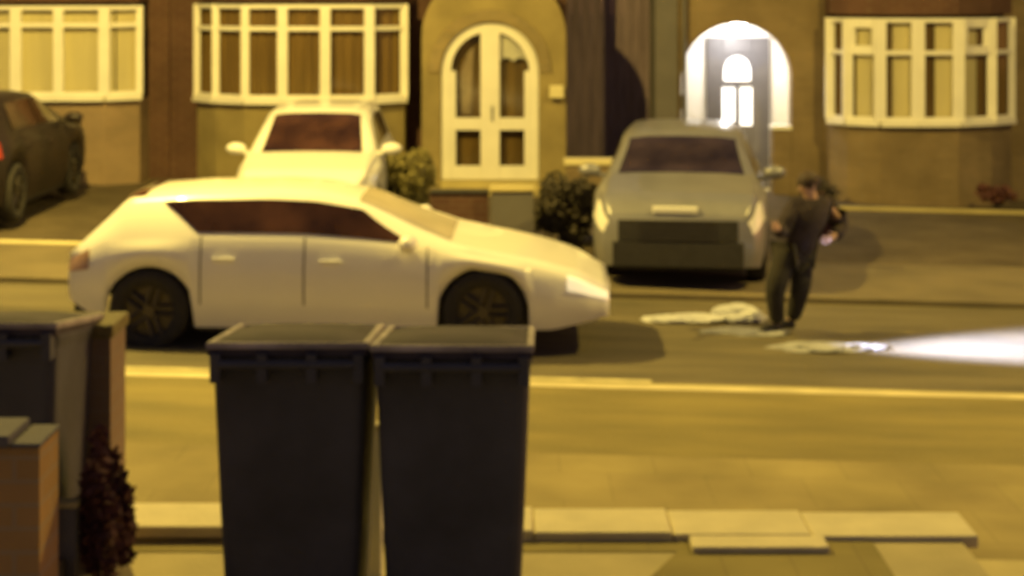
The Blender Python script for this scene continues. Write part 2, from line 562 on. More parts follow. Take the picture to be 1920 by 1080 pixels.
# --- middle house with the arched white door
hB = empty('brick_house', (0, 0, 0))
tag(hB, 'middle house with an olive rendered wall, brown curtained bay window and white arched double door', 'house', 'houses across the street')
xb0, xb1 = xa1 + 0.01, atx(1062, WY)
ptsB = [P(370, 25.75), P(405, 25.35), P(460, 25.05), P(530, 25.0), P(610, 25.0), P(693, 25.1), P(758, 25.5)]
bx0, bx1 = ptsB[0][0], ptsB[-1][0]
DC = atx(919, 25.35)                          # centre of the door
bm = NB()
box(bm, xb0, bx0 + .02, WY, WY + 0.3, -0.3, EAVE)
box(bm, bx0 + .02, bx1 - .02, WY, WY + 0.3, 3.1, EAVE)
px0, px1 = DC - 0.74, DC + 0.74
box(bm, bx1 - .02, px0, WY, WY + 0.3, -0.3, EAVE)
box(bm, px1, xb1, WY, WY + 0.3, -0.3, EAVE)
box(bm, px0, px1, WY, WY + 0.3, 2.7, EAVE)
box(bm, xb1 - .25, xb1, WY + .3, WY + 8, -0.3, EAVE)
box(bm, xb0, xb1 - .25, WY + 7.7, WY + 8, -0.3, EAVE)
obj('wall', bm, M['brick_red'], hB)
br, cu = 'brown_curtain', 'cream_blind'
bay(hB, ptsB, 1.45, 2.82, 2.47, M['pebble'], WY, [.1, .11, .12, .15, .15, .15, .12],
    [[(.02, .98, br)], [(.02, .98, br)], [(.02, .98, br)], [(.02, .98, br)], [(.02, .98, br)], [(.02, .98, br)]], -0.2)
# porch block, round headed
pc = atx(926, 25.3)
pw = atx(1060, 25.3) - atx(790, 25.3)
door_w, door_spring, door_bot = 1.44, 1.845, 0.26
hole = arch_pts(DC, door_w, -0.2, door_spring)
outer = arch_pts(pc, pw, -0.2, 2.35, rz=1.02)
bm = NB()
ring_prism(bm, outer, hole, 25.25, 25.995)
obj('porch', bm, M['pebble'], hB)
# brick arch ring, proud of the render
bm = NB()
ring_prism(bm, arch_pts(DC, door_w + 0.36, door_spring - 0.02, door_spring), arch_pts(DC, door_w + 0.01, door_spring - 0.02, door_spring), 25.225, 25.247)
obj('arch_surround', bm, M['brick_o'], hB)
B('door_step', M['concrete'], hB, (DC - 0.85, DC + 0.85, 24.95, 25.24, -0.2, 0.1), (DC - 0.715, DC + 0.715, 25.24, 25.7, -0.2, 0.25))
# white door
bm = NB()
o_ = arch_pts(DC, door_w - 0.01, door_bot, door_spring)
i_ = arch_pts(DC, door_w - 0.30, door_bot + 0.0, door_spring)
ring_prism(bm, o_, i_, 25.30, 25.38)
box(bm, DC - 0.14, DC + 0.14, 25.295, 25.385, door_bot, door_spring + 0.57)
box(bm, DC - 0.57, DC - 0.14, 25.305, 25.375, door_bot, door_bot + 0.2)
box(bm, DC + 0.14, DC + 0.57, 25.305, 25.375, door_bot, door_bot + 0.2)
box(bm, DC - 0.57, DC - 0.14, 25.305, 25.375, 0.98, 1.16)
box(bm, DC + 0.14, DC + 0.57, 25.305, 25.375, 0.98, 1.16)
box(bm, DC - 0.57, DC - 0.50, 25.307, 25.373, door_bot + .2, door_spring)
box(bm, DC + 0.50, DC + 0.57, 25.307, 25.373, door_bot + .2, door_spring)
dr = obj('double_door', bm, M['upvc'], hB, bevel=0.008)
bm = NB()
prism(bm, arch_pts(DC, door_w - 0.28, door_bot + .01, door_spring), 25.335, 25.345)
obj('pane', bm, M['glass'], dr)
bm = NB()
prism(bm, arch_pts(DC, door_w - 0.28, door_bot + .01, door_spring), 25.5, 25.52)
obj('hall_curtain', bm, M['brown_curtain'], dr)
# white scalloped panel across the head of the right leaf, a net hanging in the left one
bm = NB()
poly = [(DC + .13, 2.02)]
for i in range(0, 13):
    t = i / 12
    poly.append((DC + .13 + .42 * t, 1.98 + .055 * abs(math.sin(t * PI * 2)) + 0.0 * t))
poly += [(DC + .55, 2.0), (DC + .50, 2.12), (DC + .34, 2.28), (DC + .13, 2.39)]
prism(bm, [(x, z) for x, z in poly], 25.40, 25.41)
obj('scalloped_panel', bm, M['white_render'], dr)
bm = NB()
prism(bm, [(DC - .42, 1.22), (DC - .28, 1.2), (DC - .24, 2.2), (DC - .34, 2.1), (DC - .44, 1.8)], 25.44, 25.45)
obj('net_curtain', bm, mat('grey_net', (0.36, 0.28, 0.2), 0.9, var=0.3, scale=4), dr)
B('handle', M['steel'], dr, (DC + .02, DC + .045, 25.26, 25.29, 1.12, 1.34))
# small pale lamp on the porch corner
B('wall_lamp', M['coping'], hB, (atx(1030, 25.2), atx(1057, 25.2), 25.1, 25.245, atz(184, 25.2), atz(160, 25.2)), bevel=0.02)
roof(hB, xb0, xb1)

# --- low capped wall and dark gate closing the passage between the houses
g = empty('side_gate', (atx(1146, 27.5), 27.5, 0))
tag(g, 'tall dark boarded gate shut across the black passage between two houses', 'gate')
gx = g.location.x
bm = NB()
x = -0.80
while x < 0.79:
    box(bm, x, x + 0.155, -0.02, 0.015, 0.0, 3.4)
    x += 0.163
obj('board', bm, M['dark_wood'], g)
for rz_ in (.4, 2.0):
    B('rail', M['dark_wood'], g, (-.8, .8, 0.016, 0.06, rz_, rz_ + .1))
lw = empty('low_wall', (atx(1108, 24.0), 24.0, 0))
tag(lw, 'low dark wall with a cream coping in front of the passage, left of the grey car', 'wall')
B('wall', M['brick_b'], lw, (-.34, .34, 0, .22, -.2, .60))
B('coping', M['coping'], lw, (-.37, .37, -.03, .25, .603, .69), bevel=0.012)

# --- right-hand house with the lit porch
hC = empty('brick_house', (0, 0, 0))
tag(hC, 'right-hand brown brick house with a brightly lit arched porch and a bay window', 'house', 'houses across the street')
xc0 = atx(1232, WY)
AC = atx(1381, WY)
aw = 1.66
asp = 1.70
afl = -0.08
hole = arch_pts(AC, aw, afl, asp)
bxl, bxr = atx(1556, 25.6), atx(1896, 25.6)
bm = NB()
arch_hole_wall(bm, xc0, AC + aw / 2 + 0.35, afl, EAVE, hole, WY, WY + 0.3)
box(bm, AC + aw / 2 + 0.35, bxl + .02, WY, WY + .3, -.3, EAVE)
box(bm, bxl + .02, bxr - .02, WY, WY + .3, 2.95, EAVE)
box(bm, bxr - .02, 14, WY, WY + .3, -.3, EAVE)
box(bm, xc0, 14, WY + 7.7, WY + 8, -.3, EAVE)
box(bm, xc0, AC + aw / 2 + .35, WY, WY + .3, -.4, afl - .002)
obj('wall', bm, M['brick_b'], hC)
B('side_wall', M['grey_render'], hC, (xc0, xc0 + .12, WY + .302, WY + 7.69, -.3, EAVE))
bm = NB()
box(bm, xc0 - .03, xc0 + .30, WY - .04, WY - .003, -.3, EAVE)
obj('corner_render', bm, M['grey_render'], hC)
bm = NB()
cyl(bm, (xc0 + .40, WY - .07, -.1), (xc0 + .40, WY - .07, EAVE), .035)
obj('downpipe', bm, M['grey_render'], hC, smooth=True)
# porch recess: white walls, floor, ceiling, inner door
px0, px1 = AC - 1.0, AC + 1.0
PD = WY + 1.25
B('porch_lining', M['white_render'], hC,
  (px0 - .05, px0, WY + .305, PD, afl, 2.75), (px1, px1 + .05, WY + .305, PD, afl, 2.75),
  (px0 - .05, px1 + .05, PD, PD + .1, afl, 2.75), (px0 - .05, px1 + .05, WY + .305, PD + .1, 2.752, 2.8))
B('porch_floor', M['concrete'], hC, (px0, px1, WY + .305, PD, afl - .2, afl))
# inner door frame
DX = atx(1383, PD)
idr = B('inner_door', M['grey_door'], hC,
        (DX - .49, DX - .25, PD - .08, PD - .005, afl + .002, 2.28), (DX + .22, DX + .49, PD - .08, PD - .005, afl + .002, 2.28),
        (DX - .25, DX + .22, PD - .08, PD - .005, 2.02, 2.28),
        (DX - .25, DX + .22, PD - .08, PD - .005, 1.50, 1.60),
        (DX - .05, DX + .03, PD - .08, PD - .005, afl + .002, 1.50),
        (DX - .25, DX - .05, PD - .07, PD - .006, afl + .002, 0.9), (DX + .03, DX + .22, PD - .07, PD - .006, afl + .002, 0.9), bevel=0.01)
bm = NB()
box(bm, DX - .25, DX - .05, PD - .05, PD - .03, 0.9, 1.5)
box(bm, DX + .03, DX + .22, PD - .05, PD - .03, 0.9, 1.5)
obj('pane', bm, M['lit_pane'], idr)
bm = NB()
prism(bm, arch_pts(DX - .015, .42, 1.60, 1.75, n=12, rz=.24), PD - .05, PD - .03)
obj('fanlight', bm, M['lit_pane'], idr)
bm = NB()
hole2 = arch_pts(DX - .015, .42, 1.60, 1.75, n=12, rz=.24)
arch_hole_wall(bm, DX - .25, DX + .22, 1.601, 2.02, hole2, PD - .079, PD - .006)
obj('arched_head', bm, M['grey_door'], idr)
# ceiling lamp with its own light
bm = NB()
bmesh.ops.create_uvsphere(bm, u_segments=20, v_segments=12, radius=0.12, matrix=Matrix.Translation((AC + .12, WY + .65, 2.5)))
lp = obj('porch_lamp', bm, M['lamp_on'], hC, smooth=True)
bm = NB()
cyl(bm, (AC + .12, WY + .65, 2.6), (AC + .12, WY + .65, 2.75), .02)
obj('lamp_stem', bm, M['steel'], lp)
ld = bpy.data.lights.new('porch_light', 'POINT')
ld.energy = 60
ld.color = (1, 0.97, 0.95)
ld.shadow_soft_size = 0.1
lo = bpy.data.objects.new('porch_light', ld)
COL.objects.link(lo)
lo.location = (AC + .12, WY + .5, 2.25)
# low side wall of the porch, white capped, and a dark letter box
B('porch_side_wall', M['brick_b'], hC, (AC + .55, AC + aw / 2 - .005, WY + .01, WY + .29, afl, .93))
B('porch_side_cap', M['white_render'], hC, (AC + .53, AC + aw / 2 - .003, WY - .02, WY + .32, .932, .99))
B('letter_box', M['trim'], hC, (px0 + .15, px0 + .30, PD - .1, PD - .005, 1.15, 1.38), bevel=.01)
ptsC = [P(1556, 25.6), P(1589, 25.3), P(1650, 25.03), P(1721, 25.0), P(1797, 25.03), P(1859, 25.3), P(1896, 25.6)]
c_ = 'cream_blind'
bay(hC, ptsC, 1.13, 2.62, 2.12, M['brick_b'], WY, [.14, .15, .17, .19, .17, .14, .11],
    [[(.02, .98, br)], [(.02, .3, br), (.3, .98, c_)], [(.02, .35, br), (.35, .98, c_)], [(.02, .45, br), (.45, .98, c_)], [(.05, .6, c_), (.6, .98, br)], [(.02, .98, br)]], -0.3, inner_casements=(1, 4))
roof(hC, xc0, 14)

# ------------------------------------------------------------------ cars
def smooth_interp(tab, x, r=0.05):
    xs = [a for a, _ in tab]
    vs = [b for _, b in tab]
    return float(np.mean([np.interp(x + d, xs, vs) for d in np.linspace(-r, r, 7)]))

class CarShape:
    def __init__(s, L, w, wr, zt, zs, zb, axles, wheel_r, track):
        s.L, s.w, s.wr, s.zt, s.zs, s.zb = L, w, wr, zt, zs, zb
        s.axles, s.wheel_r, s.track = axles, wheel_r, track
        s.ra = wheel_r + 0.05
    def bottom(s, x):
        z = smooth_interp(s.zb, x, 0.03)
        for a in s.axles:
            d = abs(x - a)
            if d < s.ra:
                z = max(z, s.wheel_r + math.sqrt(s.ra ** 2 - d ** 2) - 0.02)
        return z
    def section(s, x):
        w = smooth_interp(s.w, x); wr = smooth_interp(s.wr, x)
        zt = smooth_interp(s.zt, x); zs = smooth_interp(s.zs, x)
        zb = min(s.bottom(x), zs - 0.12)
        h = zs - zb
        g = max(zt - zs, 0.0)
        return [(w * .94, zb), (w * .985, zb + h * .22), (w, zb + h * .48), (w * .985, zb + h * .74), (w * .94, zs - .02),
                (w * .90 if g > .15 else w * .9 - (.15 - g) * .1, zs + g * .10),
                (wr + .03, zs + g * .80), (wr * .93, zt - min(.035, g * .2)), (wr * .6, zt - .006), (0, zt)]
    def surf(s, x, q):
        sec = s.section(x)
        i = min(int(q), 8)
        f = q - i
        a, b = sec[i], sec[i + 1]
        return Vector((x, a[0] + (b[0] - a[0]) * f, a[1] + (b[1] - a[1]) * f))
    def patch(s, bm, x0, x1, q0, q1, nx=14, nq=4, off=0.006, side=1):
        """x0, x1 may be functions of v"""
        f0 = x0 if callable(x0) else (lambda v: x0)
        f1 = x1 if callable(x1) else (lambda v: x1)
        grid = []
        for j in range(nq + 1):
            v = j / nq
            q = q0 + (q1 - q0) * v
            row = []
            for i in range(nx + 1):
                x = f0(v) + (f1(v) - f0(v)) * i / nx
                p = s.surf(x, q)
                dx = s.surf(min(x + .02, s.L), q) - s.surf(max(x - .02, 0), q)
                dq = s.surf(x, min(q + .05, 8.99)) - s.surf(x, max(q - .05, 0))
                n = dx.cross(dq)
                if n.length < 1e-9: n = Vector((0, 0, 1))
                n.normalize()
                if n.z < -0.2 or (abs(n.z) <= .2 and n.y < 0): n = -n
                p = p + n * off
                row.append(bm.verts.new((p.x - s.L / 2, p.y * side, p.z)))
            grid.append(row)
        for j in range(nq):
            for i in range(nx):
                bm.faces.new((grid[j][i], grid[j][i + 1], grid[j + 1][i + 1], grid[j + 1][i]))
    def shell(s):
        bm = NB()
        xs = sorted(set(list(np.linspace(0, s.L, 75)) + [a + d for a in s.axles for d in np.linspace(-s.ra, s.ra, 17)]))
        rows = []
        for x in xs:
            sec = s.section(x)
            row = [bm.verts.new((x - s.L / 2, y, z)) for y, z in sec]
            row += [bm.verts.new((x - s.L / 2, -y, z)) for y, z in sec[-2::-1]]
            rows.append(row)
        for i in range(len(xs) - 1):
            for j in range(len(rows[0]) - 1):
                bm.faces.new((rows[i][j], rows[i + 1][j], rows[i + 1][j + 1], rows[i][j + 1]))
        bm.faces.new(rows[0][::-1])
        bm.faces.new(rows[-1])
        bmesh.ops.remove_doubles(bm, verts=bm.verts[:], dist=0.0005)
        return bm

def make_wheel(parent, x, y, r, side):
    bm = NB()
    prof = [(r * .62, -.09), (r * .9, -.105), (r, -.075), (r, .075), (r * .9, .105), (r * .62, .09)]
    n = 32
    rings = []
    for k in range(n):
        a = 2 * PI * k / n
        rings.append([bm.verts.new((rr * math.cos(a), yy, rr * math.sin(a))) for rr, yy in prof])
    for k in range(n):
        A, C = rings[k], rings[(k + 1) % n]
        for j in range(len(prof)):
            jj = (j + 1) % len(prof)
            bm.faces.new((A[j], A[jj], C[jj], C[j]))
    wh = obj('wheel', bm, M['tyre'], parent, loc=(x, y, r), smooth=True)
    bm = NB()
    cyl(bm, (0, side * .02, 0), (0, side * .04, 0), r * .63, n=24)
    cyl(bm, (0, side * .03, 0), (0, side * .085, 0), r * .15, n=12)
    for k in range(5):
        a = 2 * PI * k / 5
        d = Vector((math.cos(a), 0, math.sin(a)))
        t = Vector((-math.sin(a), 0, math.cos(a)))
        for wgt in (-.035, .035):
            cyl(bm, d * r * .12 + t * wgt + Vector((0, side * .07, 0)), d * r * .62 + t * wgt + Vector((0, side * .075, 0)), .02, n=6)
    obj('rim', bm, M['rim'], wh)
    return wh

def make_car(name, loc, yaw, shape, paint, spec):
    s = shape
    root = empty(name, loc, yaw)
    h = s.L / 2
    body = obj('body', s.shell(), paint, root, smooth=True)
    B('underbody', M['trim'], root, (-h + .35, h - .35, -s.track / 2 + .14, s.track / 2 - .14, .17, .52))
    for sd in (-1, 1):
        B('sill_trim', M['trim'], root, (s.axles[0] - h + s.ra + .02, s.axles[1] - h - s.ra - .02, sd * .80 - .04, sd * .80 + .04, .17, .26))
    for a in s.axles:
        for sd in (1, -1):
            make_wheel(root, a - h, sd * s.track / 2, s.wheel_r, sd)
    wx0, wx1 = spec['windscreen']      # base x, top x (base further forward)
    bm = NB()
    for sd in (1, -1):
        s.patch(bm, wx1, wx0, spec.get('wq', 7.25), 9.0, side=sd, nx=10, nq=6)
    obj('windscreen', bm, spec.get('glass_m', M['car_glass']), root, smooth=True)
    rx0, rx1 = spec['rear']            # base x (aft), top x
    bm = NB()
    for sd in (1, -1):
        s.patch(bm, rx0, rx1, 7.1, 9.0, side=sd, nx=10, nq=6)
    obj('rear_window', bm, M['car_glass'], root, smooth=True)
    for sd in (1, -1):
        for (a0, a1, b0, b1) in spec['sides']:   # bottom x0,x1, top x0,x1
            bm = NB()
            s.patch(bm, lambda v, a0=a0, b0=b0: a0 + (b0 - a0) * v, lambda v, a1=a1, b1=b1: a1 + (b1 - a1) * v, 5.05, 5.97, side=sd, nx=16, nq=5, off=.008)
            obj('side_window', bm, M['car_glass'], root, smooth=True)
    # headlights and tail lights lie on the skin
    for sd in (1, -1):
        bm = NB()
        q0, q1, x0 = spec['head']
        s.patch(bm, x0, s.L - .012, q0, q1, side=sd, nx=6, nq=4, off=.010)
        obj('headlight', bm, spec.get('head_m', M['lamp_glass']), root, smooth=True)
        bm = NB()
        q0, q1, x1 = spec['tail']
        s.patch(bm, .012, x1, q0, q1, side=sd, nx=6, nq=4, off=.010)
        obj('tail_light', bm, spec.get('tail_m', M['red_lens']), root, smooth=True)
        # mirror
        mx, mz, my = spec['mirror']
        bm = NB()
        bmesh.ops.create_uvsphere(bm, u_segments=14, v_segments=9, radius=1.0,
                                  matrix=Matrix.Translation((mx - h, sd * (my + .13), mz)) @ Matrix.Diagonal((.08, .125, .075, 1)))
        box(bm, mx - h - .03, mx - h + .03, *sorted((sd * (my - .06), sd * (my + .06))), mz - .07, mz - .03)
        obj('wing_mirror', bm, spec.get('mirror_m', paint), root, smooth=True)
        # door seams and handles
    for sd in (1, -1):
        for dx in spec.get('seams', ()):
            bm = NB()
            s.patch(bm, dx, dx + .012, 1.2, 4.8, side=sd, nx=1, nq=8, off=.003)
            obj('door_seam', bm, M['trim'], root)
        for hx in spec.get('handles', ()):
            p = s.surf(hx, 3.2)
            bm = NB()
            box(bm, hx - h - .09, hx - h + .09, *sorted((sd * (p.y - .005), sd * (p.y + .03))), p.z - .015, p.z + .015)
            obj('door_handle', bm, paint, root, bevel=.006)
    fx = h
    hw = smooth_interp(s.w, s.L) * .9
    gz0, gz1 = spec['grille']
    g_ = B('grille', M['trim'], root, (fx - .05, fx + .012, -hw * spec.get('gw', .62), hw * spec.get('gw', .62), gz0, gz1), bevel=.01)
    bm = NB()
    for k in range(4):
        z = gz0 + (gz1 - gz0) * (k + .5) / 4
        box(bm, fx + .012, fx + .018, -hw * .58, hw * .58, z - .006, z + .006)
    obj('grille_bar', bm, M['rim'], g_)
    B('lower_intake', M['trim'], root, (fx - .05, fx + .01, -hw * spec.get('iw', .75), hw * spec.get('iw', .75), spec['intake'][0], spec['intake'][1]), bevel=.01)
    B('number_plate', M['plate'], root, (fx - .05, fx + .022, -.26, .26, spec['plate'] - .055, spec['plate'] + .055), bevel=.004) if spec['plate'] else None
    B('number_plate', M['plate_y'], root, (-fx - .015, -fx + .05, -.26, .26, spec.get('rplate', .6) - .055, spec.get('rplate', .6) + .055), bevel=.004)
    if 'badge' in spec:
        B('badge_bar', M['lamp_glass'], root, (fx - .15, fx + .01, -.26, .2, spec['badge'] - .035, spec['badge'] + .03), bevel=.01)
    bm = NB()
    box(bm, -fx - .01, -fx + .08, -hw * .8, hw * .8, .24, .36)
    obj('rear_diffuser', bm, M['trim'], root, bevel=.01)
    return root

# passing white car (side view, nose to the right)
L = 4.58
coupe = CarShape(L,
    w=[(0, .70), (.1, .80), (.45, .885), (1.0, .91), (3.4, .91), (4.1, .88), (4.4, .80), (L, .68)],
    wr=[(0, .66), (.3, .62), (.8, .60), (2.6, .62), (3.1, .70), (3.4, .76), (4.2, .68), (L, .48)],
    zt=[(0, .78), (.05, .84), (.30, 1.10), (.48, 1.275), (1.0, 1.315), (1.7, 1.33), (2.1, 1.31), (2.5, 1.23), (3.25, .90), (3.4, .865), (4.0, .75), (4.35, .65), (L, .52)],
    zs=[(0, .74), (.3, .90), (1.0, .93), (2.0, .92), (3.2, .85), (3.8, .745), (4.3, .61), (L, .46)],
    zb=[(0, .40), (.25, .27), (.6, .20), (4.1, .18), (L, .27)],
    axles=(.72, 3.52), wheel_r=.335, track=1.60)
pcx = (atx(140, 15.0) + atx(1150, 15.0)) / 2
PCY = 15.35
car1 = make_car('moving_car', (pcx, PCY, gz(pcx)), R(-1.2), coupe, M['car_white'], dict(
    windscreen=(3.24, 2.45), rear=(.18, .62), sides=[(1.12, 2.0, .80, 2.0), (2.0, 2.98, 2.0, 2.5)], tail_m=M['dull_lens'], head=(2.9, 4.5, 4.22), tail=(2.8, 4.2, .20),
    mirror=(2.9, .92, .86), glass_m=M['glare_glass'], seams=(1.15, 2.02, 3.05), handles=(1.35, 2.25), grille=(.36, .42), intake=(.25, .34), plate=.39, head_m=M['head_on']))
tag(car1, 'white low-roofed hatchback driving right along the road, behind the dark bins', 'car')

# parked white hatchback, nose to the camera
L = 4.0
hatch = CarShape(L,
    w=[(0, .72), (.1, .80), (.5, .85), (3.0, .86), (3.7, .82), (L, .66)],
    wr=[(0, .60), (.4, .60), (2.3, .63), (2.8, .70), (3.1, .74), (3.8, .70), (L, .60)],
    zt=[(0, .95), (.08, 1.1), (.35, 1.38), (.7, 1.45), (1.6, 1.475), (2.05, 1.44), (2.35, 1.33), (2.95, .97), (3.1, .945), (3.7, .83), (L, .66)],
    zs=[(0, .88), (.5, .95), (2.8, .91), (3.2, .86), (3.7, .77), (L, .58)],
    zb=[(0, .35), (.3, .2), (3.7, .18), (L, .24)],
    axles=(.66, 3.16), wheel_r=.31, track=1.48)
wcx, wcy = -2.42, 21.9
sp_hatch = dict(windscreen=(2.97, 2.22), rear=(.14, .42), sides=[(.75, 1.75, .8, 1.75), (1.8, 2.75, 1.8, 2.25)], head=(3.0, 4.6, 3.55), tail=(3.0, 4.6, .22),
    mirror=(2.72, .98, .82), seams=(.95, 1.8, 2.8), handles=(1.1, 2.0), grille=(.5, .62), intake=(.26, .4), plate=.45)
car2 = make_car('parked_car', (wcx, wcy, gz(wcx) + .06), R(-90), hatch, M['car_white'], sp_hatch)
tag(car2, 'white hatchback parked nose outward under the brown curtained bay window', 'car', 'cars parked on the front drives')

# parked dark grey crossover, nose to the camera, turned a little
L = 4.35
suv = CarShape(L,
    w=[(0, .76), (.1, .84), (.5, .90), (3.3, .92), (4.0, .89), (4.25, .82), (L, .74)],
    wr=[(0, .64), (.4, .64), (2.5, .66), (3.0, .74), (3.4, .80), (4.1, .78), (L, .70)],
    zt=[(0, 1.0), (.08, 1.2), (.35, 1.42), (.8, 1.5), (1.8, 1.51), (2.2, 1.48), (2.5, 1.38), (3.1, 1.10), (3.3, 1.07), (4.0, .98), (4.25, .9), (L, .76)],
    zs=[(0, .95), (.5, 1.03), (3.0, 1.0), (3.4, .98), (4.1, .88), (L, .70)],
    zb=[(0, .4), (.3, .24), (4.0, .22), (L, .27)],
    axles=(.75, 3.42), wheel_r=.35, track=1.60)
sp_suv = dict(windscreen=(3.14, 2.38), rear=(.14, .42), sides=[(.8, 1.85, .85, 1.85), (1.9, 2.9, 1.9, 2.4)], glass_m=M['purple_glass'], head=(3.0, 4.5, 3.98), tail=(3.0, 4.6, .25),
    mirror=(2.88, 1.08, .88), seams=(1.0, 1.9, 3.0), handles=(1.15, 2.1), grille=(.52, .74), intake=(.26, .52), plate=None, badge=.84, iw=.98, gw=.9, wq=7.1)
yaw3 = R(-90 - 7)
front = Vector((atx(1272, 17.5), 17.55))
c3 = front - Vector((math.cos(yaw3), math.sin(yaw3))) * (L / 2)
car3 = make_car('parked_car', (c3.x, c3.y, gz(c3.x) + .03), yaw3, suv, M['car_grey'], sp_suv)
tag(car3, 'dark grey crossover parked nose outward below the lit porch, left of the stooping person', 'car', 'cars parked on the front drives')

# parked black car, tail to the camera, at the left edge
car4 = make_car('parked_car', (-6.75, 22.0, gz(-6.45) + .12), R(90), suv, M['car_black'], sp_suv)
tag(car4, 'black high-roofed car cut by the left edge, parked under the cream blinds', 'car', 'cars parked on the front drives')

# lit headlights of the passing car: cold beam on the road ahead
nose = Vector((pcx + 4.58 / 2, PCY, .6))
for sd in (-.6,):
    sl = bpy.data.lights.new('headlight_beam', 'SPOT')
    sl.energy = 52000
    sl.color = (0.62, 0.66, 1.0)
    sl.spot_size = R(34)
    sl.spot_blend = 1.0
    sl.shadow_soft_size = 0.05
    so = bpy.data.objects.new('headlight_beam', sl)
    COL.objects.link(so)
    so.location = (nose.x + .04, nose.y + sd, .62)
    tgt = Vector((nose.x + 6.0, nose.y + sd * .6 + .72, .50))
    so.rotation_euler = (tgt - so.location).to_track_quat('-Z', 'Y').to_euler()

# ------------------------------------------------------------------ wheelie bins, seen from behind
def make_bin(loc, rz, label, sl=.075, zt=1.105):
    root = empty('wheelie_bin', loc, rz)
    root.scale = (1, 1, 1.08)
    tag(root, label, 'bin', 'dark wheelie bins in the front yard')
    # body tapers downward; camera side (handle side) is -y
    bm = NB()
    lv = [(0.06, .24, .30, .0), (.5, .262, .325, .0), (.96, .282, .35, .0), (1.0, .291, .365, .0), (1.03, .291, .365, .0)]
    rings = []
    for z, a, b, _ in lv:
        ring = []
        for cx_, cy_, s0 in ((a - .04, b - .04, 0), (-a + .04, b - .04, 90), (-a + .04, -b + .04, 180), (a - .04, -b + .04, 270)):
            for t in range(4):
                an = R(s0 + t * 30)
                yy = cy_ + .04 * math.sin(an) + .36
                if z > .9: z_ = z - 1.03 + zt - .045 - sl * (yy + .03) / .77
                else: z_ = z
                ring.append(bm.verts.new((cx_ + .04 * math.cos(an), yy, z_)))
        rings.append(ring)
    for i in range(len(rings) - 1):
        for j in range(16):
            bm.faces.new((rings[i][j], rings[i][(j + 1) % 16], rings[i + 1][(j + 1) % 16], rings[i + 1][j]))
    bm.faces.new(rings[0][::-1])
    bm.faces.new(rings[-1])
    bo = obj('body', bm, M['bin'], root, smooth=False)
    # lid: domed, high at the hinge, low at the far side
    bm = NB()
    n = 8
    g = []
    for i in range(n + 1):
        y = -.03 + .77 * i / n
        z0 = zt - sl * i / n
        row = []
        for j in range(n + 1):
            x = -.292 + .584 * j / n
            cr = .028 * (1 - (2 * j / n - 1) ** 4) * (1 - (2 * i / n - 1) ** 4)
            row.append(bm.verts.new((x, y, z0 + cr - .03)))
        g.append(row)
    for i in range(n):
        for j in range(n):
            bm.faces.new((g[i][j], g[i][j + 1], g[i + 1][j + 1], g[i + 1][j]))
    low = {}
    edge = [(0, j) for j in range(n)] + [(i, n) for i in range(n)] + [(n, j) for j in range(n, 0, -1)] + [(i, 0) for i in range(n, 0, -1)]
    lows = [bm.verts.new((g[i][j].co.x, g[i][j].co.y, g[i][j].co.z - .035)) for i, j in edge]
    for k_ in range(len(edge)):
        a, b = edge[k_], edge[(k_ + 1) % len(edge)]
        bm.faces.new((g[a[0]][a[1]], lows[k_], lows[(k_ + 1) % len(edge)], g[b[0]][b[1]]))
    lid = obj('lid', bm, M['bin_lid'], root)
    bm = NB()
    zz = lambda y: zt - .03 - sl * (y + .03) / .77
    for (x0, x1, y0, y1) in ((-.297, .297, -.036, -.012), (-.297, .297, .722, .745), (-.297, -.272, -.012, .722), (.272, .297, -.012, .722)):
        box(bm, x0, x1, y0, y1, -.012, .010)
    for v in bm.verts: v.co.z += zz(v.co.y)
    obj('rim', bm, M['bin_rim'], lid, bevel=.003)
    # handle bar with brackets, wheels on their axle
    bm = NB()
    cyl(bm, (-.25, -.055, zt - .09), (.25, -.055, zt - .09), .016)
    for x in (-.26, -.09, .09, .26):
        box(bm, x - .018, x + .018, -.065, .01, zt - .15, zt - .055)
    obj('handle', bm, M['bin'], root, smooth=False)
    for x in (-.27, .27):
        bm = NB()
        cyl(bm, (x - .025, .04, .1), (x + .025, .04, .1), .1, n=20)
        obj('wheel', bm, M['tyre'], root)
    bm = NB()
    cyl(bm, (-.27, .04, .1), (.27, .04, .1), .012)
    obj('axle', bm, M['steel'], root)
    return root

make_bin((atx(541, 6.35), 6.35, YZ), 0, 'dark wheelie bin with a pale lid edge, left one of the middle pair')
make_bin((atx(848, 6.3), 6.3, YZ), R(-1), 'dark wheelie bin with a double lid rim, right one of the middle pair')
make_bin((atx(108, 6.75) - .29, 6.75, YZ + .01), 0, 'dark wheelie bin cut by the left edge, beside the tan gate pier', sl=.10, zt=1.09)

# ------------------------------------------------------------------ near walls, piers, posts
nw = empty('garden_wall', (0, 7.75, 0))
tag(nw, 'low garden wall with pale stone coping running behind the bins at the yard edge', 'wall')
wx0, wx1 = atx(225, 7.8), atx(1810, 7.95)
B('wall', M['concrete'], nw, (wx0, wx1 - .04, .0, .26, -.4, .62))
bm = NB()
x = wx0
k = 0
while x < wx1 - .01:
    x2 = min(x + .62, wx1)
    if wx1 - x2 < .2: x2 = wx1
    zoff = .0 + gz(x) * 1.0
    box(bm, x + .002, x2 - .002, -.04, .32, .61 - .014 * x, .667 - .014 * x)
    x = x2
    k += 1
obj('coping', bm, M['coping'], nw, bevel=.01)
B('pier_cap', M['coping'], nw, (atx(1296, 7.6), atx(1552, 7.6), -.21, -.041, .60, .655), bevel=.01)

